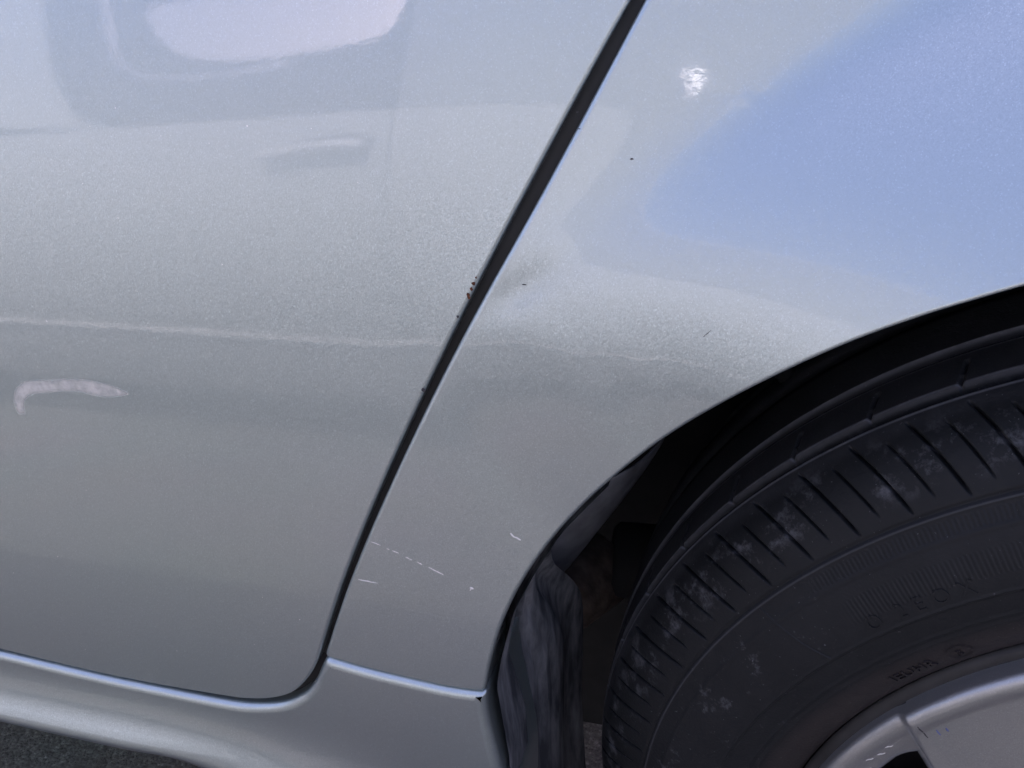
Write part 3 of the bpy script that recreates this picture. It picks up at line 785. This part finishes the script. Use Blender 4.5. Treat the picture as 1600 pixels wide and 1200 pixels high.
def blob(name, c, r, m, parent, hf, n=9, lift=.0003, sx=1.0):
    V = [(c[0], -hf(*c)-lift, c[1])]; F = []
    for i in range(n):
        a = 2*math.pi*i/n; q = (c[0]+r*sx*rnd.uniform(.6, 1.2)*math.cos(a), c[1]+r*rnd.uniform(.6, 1.2)*math.sin(a))
        V.append((q[0], -hf(*q)-lift*.3, q[1])); F.append((0, 1+i, 1+(i+1) % n))
    return link(name, mesh(name, V, F), m, parent)
blob('stone_chip', (-.34073, .51705), .0009, M_SCUFF, quarter, h_quarter)
for c, r, sx in [((-.26540, .7060), .0004, 2.0), ((-.3060, .66140), .0003, 3.2), ((-.2842, .7166), .0002, 3), ((-.2847, .7222), .0002, 3)]:
    blob('stone_chip', c, r, M_CHIP, quarter, h_quarter, sx=sx)
strip('scratch', line_pts((-.23768, .64843), (-.23479, .65131)), h_quarter, .0003, M_CHIP, quarter, rnd=rnd)
for i in range(6):
    t = rnd.random(); c = (-.3268+.0040*(t-.5)+rnd.uniform(-.0004, .0004), .6595+.0085*(t-.5))
    blob('rust_spot', (c[0]-.0004, c[1]), rnd.uniform(.0004, .0008), M_RUST, door, h_side, lift=.0004)
blob('rust_spot', (-.3520, .6150), .0009, M_CHIP, door, h_side, lift=.0004)
blob('rust_spot', (-.3340, .6475), .0006, M_CHIP, door, h_side, lift=.0004)
for i in range(40):
    x = rnd.uniform(-.62, -.36); z = rnd.uniform(.42, .74)
    if inside(door_loop, x+.01, z) : blob('dust_speck', (x, z), rnd.uniform(.00015, .0004), M_SCUFF, door, h_side, n=6, lift=.0001)
film('pale_streak', [(-.5682, .5835), (-.5668, .5930), (-.5600, .5990), (-.5527, .6005), (-.5333, .6030), (-.5150, .6020), (-.5000, .6012)], [.0060, .0070, .0080, .0078, .0078, .0085, .0015], h_side, M_STREAK, door)  # pale translucent streak, thinning towards its edges
# scuffs on the wheel cover
def cov(name, pts, w, m):
    o = strip(name, pts, h_cover, w, m, wheel, lift=.00012, rnd=rnd); return o
M_SCR = simple('plastic_scratch', (.52, .53, .54), .6)
for i in range(7):
    rr = .176+.0016*i+rnd.uniform(-.002, .002); a0_ = rnd.uniform(121, 124); a1_ = a0_+rnd.uniform(3, 9)
    cov('scratch', [(rr*math.cos(math.radians(a))+.012*((a-a0_)/(a1_-a0_))**2, rr*math.sin(math.radians(a))) for a in np.linspace(a0_, a1_, 12)], rnd.uniform(.0002, .0004), M_SCR)
for c in [(149, .1930), (151, .1895), (147.0, .1915), (153, .1935), (145, .1925)]:
    a = math.radians(c[0]); p = (c[1]*math.cos(a), c[1]*math.sin(a)); cov('scuff', [(p[0]-.0016, p[1]-.0008), (p[0]-.0005, p[1]), (p[0]+.0006, p[1]+.0002), (p[0]+.0016, p[1]+.0011)], .0009, M_SCUFF)
for c, l in [((138.3, .196), .004), ((138.6, .1915), .003), ((136.9, .190), .003), ((135.6, .1895), .002)]:
    a = math.radians(c[0]); p = (c[1]*math.cos(a), c[1]*math.sin(a)); cov('scuff', [(p[0]-l*.3, p[1]+l*.5), (p[0], p[1]), (p[0]+l*.4, p[1]-l*.5)], .0008, M_CHIP if c[1] > .191 else M_BLUE)

# ------------------------------------------------------------------ the car parked alongside, seen in the paint
NX, NY = -1.2, -1.17
other = bpy.data.objects.new('parked_car', None); COL.objects.link(other)
other.location = (NX, NY, 0); other.rotation_euler = (0, 0, math.pi)
label(other, 'pale car parked alongside, seen only mirrored in the silver door', 'car')
M_PALE = simple('pale_car_paint', (.30, .31, .31), .7, noise=.02, nscale=3)
M_BLACK = simple('black_window_surround', (.035, .036, .038), .9, noise=.1)
M_SHADE = simple('grey_upper_body', (.13, .135, .14), .7, noise=.05)
M_WHITE = simple('light_moulding', (.48, .49, .51), .5)
M_CHROME = simple('bright_trim', (.75, .76, .78), .12, metal=1.0)
def lx(pts): return [(NX-x, z) for x, z in pts]
def h_other(x, z):
    if z < .88: return -.07*((z-.62)/.30)**2*(1 if z > .62 else .7)
    return -.07*(.26/.30)**2-(z-.88)*.5
stp = lambda p: .015
def belt(x): return .868+.055*(x+1.6)/.7 if x < -.9 else .923+.03*(x+.9)
def side_panel(name, x0, x1, bot=.15):
    xs_ = np.linspace(x0, x1, 12)
    return panel(name, [lx([(x, bot) for x in xs_]+[(x1, .4), (x1, .7)]+[(x, belt(x)) for x in reversed(xs_)]+[(x0, .7), (x0, .4)])], h_other, .003, .02, M_PALE, other, stp, .05)
side_panel('front_wing', -2.75, -1.755)
fd = side_panel('front_door', -1.75, -.925); side_panel('rear_door', -.919, .05); side_panel('rear_wing', .055, 1.2)
# window surround, panes
def surround(name, outer_, inner_):
    o = panel(name, [lx(outer_), lx(inner_)], h_other, .003, .03, M_BLACK, other, stp, .05); return o
def rounded(pts, n=5):
    return catmull(pts+pts[:1], n)[:-1]
w1o = catmull([(-.925, .927), (-.925, 1.1), (-.925, 1.24), (-1.0, 1.262), (-1.4, 1.262), (-1.70, 1.258), (-1.82, 1.245)], 4)+catmull([(-1.82, 1.235), (-1.78, 1.16), (-1.71, 1.05), (-1.64, .96), (-1.57, .905), (-1.46, .879), (-1.3, .893), (-1.1, .910)], 5)
w1i = rounded([(-1.56, 1.18), (-1.49, 1.11), (-1.40, 1.06), (-1.26, 1.05), (-1.1, 1.075), (-.99, 1.11), (-.95, 1.17), (-.97, 1.22), (-1.2, 1.235), (-1.52, 1.235), (-1.575, 1.215)])
w2o = [(x, belt(x)+.003) for x in (-.918, -.6, -.2, .3, .8, 1.15)]+[(1.12, 1.15), (1.05, 1.26), (.4, 1.262), (-.1, 1.262), (-.5, 1.262), (-.918, 1.262), (-.918, 1.1)]
surround('window_surround', w1o, w1i); panel('rear_side_panel', [lx(w2o)], h_other, .003, .03, M_SHADE, other, stp, .05)
for w, gm in ((w1i, M_GLASS),):
    P = lx(w); k = len(P)
    V = [(x, -h_other(x, z)+.012, z) for x, z in P]; c = (sum(p[0] for p in P)/k, sum(p[1] for p in P)/k)
    V.append((c[0], -h_other(*c)+.012, c[1])); link('window_pane', mesh('window_pane', V, [(i, (i+1) % k, k) for i in range(k)], False), gm, other)
trim = lx([(-1.68, 1.24), (-1.635, 1.17), (-1.585, 1.09), (-1.545, 1.045), (-1.48, 1.01), (-1.40, 1.0), (-1.28, 1.01), (-1.18, 1.03)])
def bar(name, pts, hf, w, d, m, parent):
    P = [Vector(p) for p in pts]; k = len(P); V, F = [], []
    for i, p in enumerate(P):
        t = (P[min(i+1, k-1)]-P[max(i-1, 0)]).normalized(); n = Vector((-t.y, t.x))
        for s in range(8):
            a = 2*math.pi*s/8; q = p+n*(math.cos(a)*w/2); V.append((q.x, -hf(p.x, p.y)-math.sin(a)*d, q.y))
    for i in range(k-1):
        for s in range(8): F.append((8*i+s, 8*i+(s+1) % 8, 8*(i+1)+(s+1) % 8, 8*(i+1)+s))
    F += [tuple(range(8)), tuple(range(8*k-8, 8*k))]
    return link(name, mesh(name, V, F), m, parent)
panel('pillar', [lx([(-2.45, .90), (-2.1, .88), (-1.50, .874), (-1.575, .9), (-1.645, .956), (-1.717, 1.045), (-1.79, 1.16), (-1.835, 1.24), (-1.80, 1.27), (-2.0, 1.25), (-2.25, 1.08)])], h_other, .004, .03, M_PALE, other, stp, .05)
bar('window_trim', catmull(trim, 5), h_other, .020, .009, M_CHROME, other)
V, F = [], []
for i in range(13):                            # chrome bulge added to send a sun glint into the quarter panel
    for j in range(24):
        a = math.pi*i/12; t = 2*math.pi*j/24
        V.append((NX-(-.115)+.075*math.sin(a)*math.cos(t), -h_other(0, .993)-.026*math.cos(a), .993+.023*math.sin(a)*math.sin(t)))
for i in range(12):
    for j in range(24): F.append((i*24+j, i*24+(j+1) % 24, (i+1)*24+(j+1) % 24, (i+1)*24+j))
link('chrome_glint_bulge', mesh('chrome_glint_bulge', V, F), simple('satin_chrome', (.8, .81, .83), .38, metal=.9), other)
bar('side_moulding', lx([(x, .345) for x in np.linspace(-2.7, 1.1, 30)]), h_other, .018, .010, M_WHITE, other)
# door handle: a lens-shaped cup with a bar across it
cup = lx([(-1.175, .797), (-1.12, .832), (-1.05, .857), (-.99, .858), (-.955, .846), (-.96, .818), (-1.02, .797), (-1.09, .784)])
k = len(cup); cc = (sum(p[0] for p in cup)/k, sum(p[1] for p in cup)/k)
hd = link('handle_cup', mesh('handle_cup', [(x, -h_other(x, z)-.002, z) for x, z in cup]+[(cc[0], -h_other(*cc)-.0005, cc[1])], [(i, (i+1) % k, k) for i in range(k)]), simple('shaded_handle_cup', (.05, .052, .055), .4), fd)
bar('handle', lx([(-1.15, .803), (-1.1, .817), (-1.04, .828), (-.985, .832), (-.962, .832)]), lambda x, z: h_other(x, z)+.03, .015, .012, simple('pale_handle', (.85, .85, .86), .35), fd)
seal('door_seal', lx([(-.922, .93), (-.922, .6), (-.922, .25)]), .012, .012, h_other, M_SEAL, other)
# roof, cabin, underside and wheels of that car
OW = 1.65; zt = 1.262; yt = -h_other(0, zt)
rr_ = [[(NX-x, y, z-.02*((x+.3)/1.4)**2) for x in np.linspace(-1.7, 1.1, 12)] for y, z in [(yt-.01, zt-.01), (yt+.06, zt+.04), (OW/2, zt+.07), (OW-yt-.06, zt+.04), (OW-yt+.01, zt-.01)]]
loft('roof', rr_, M_PALE, other)
sheet('far_side', [(NX+2.75, OW, .24), (NX-1.2, OW, .24), (NX-1.2, OW-.02, .93), (NX+2.75, OW-.02, .93)], [(0, 1, 2, 3)], M_PALE, other)
sheet('bonnet', [(NX+1.95, .08, .92), (NX+2.9, .12, .78), (NX+2.9, OW-.12, .78), (NX+1.95, OW-.08, .92)], [(0, 1, 2, 3)], M_PALE, other)
box('floor_pan', NX-1.2, NX+2.75, .12, OW-.1, .23, .27, M_UNDER, other)
for wx in (-2.35, .62):
    lathe('wheel', [(.20, .0), (.205, -.004), (.26, -.008), (.30, .02), (.31, .06), (.31, .16), (.29, .2)], M_SEAL, other, 48, centre=(NX-wx, .03, .31))
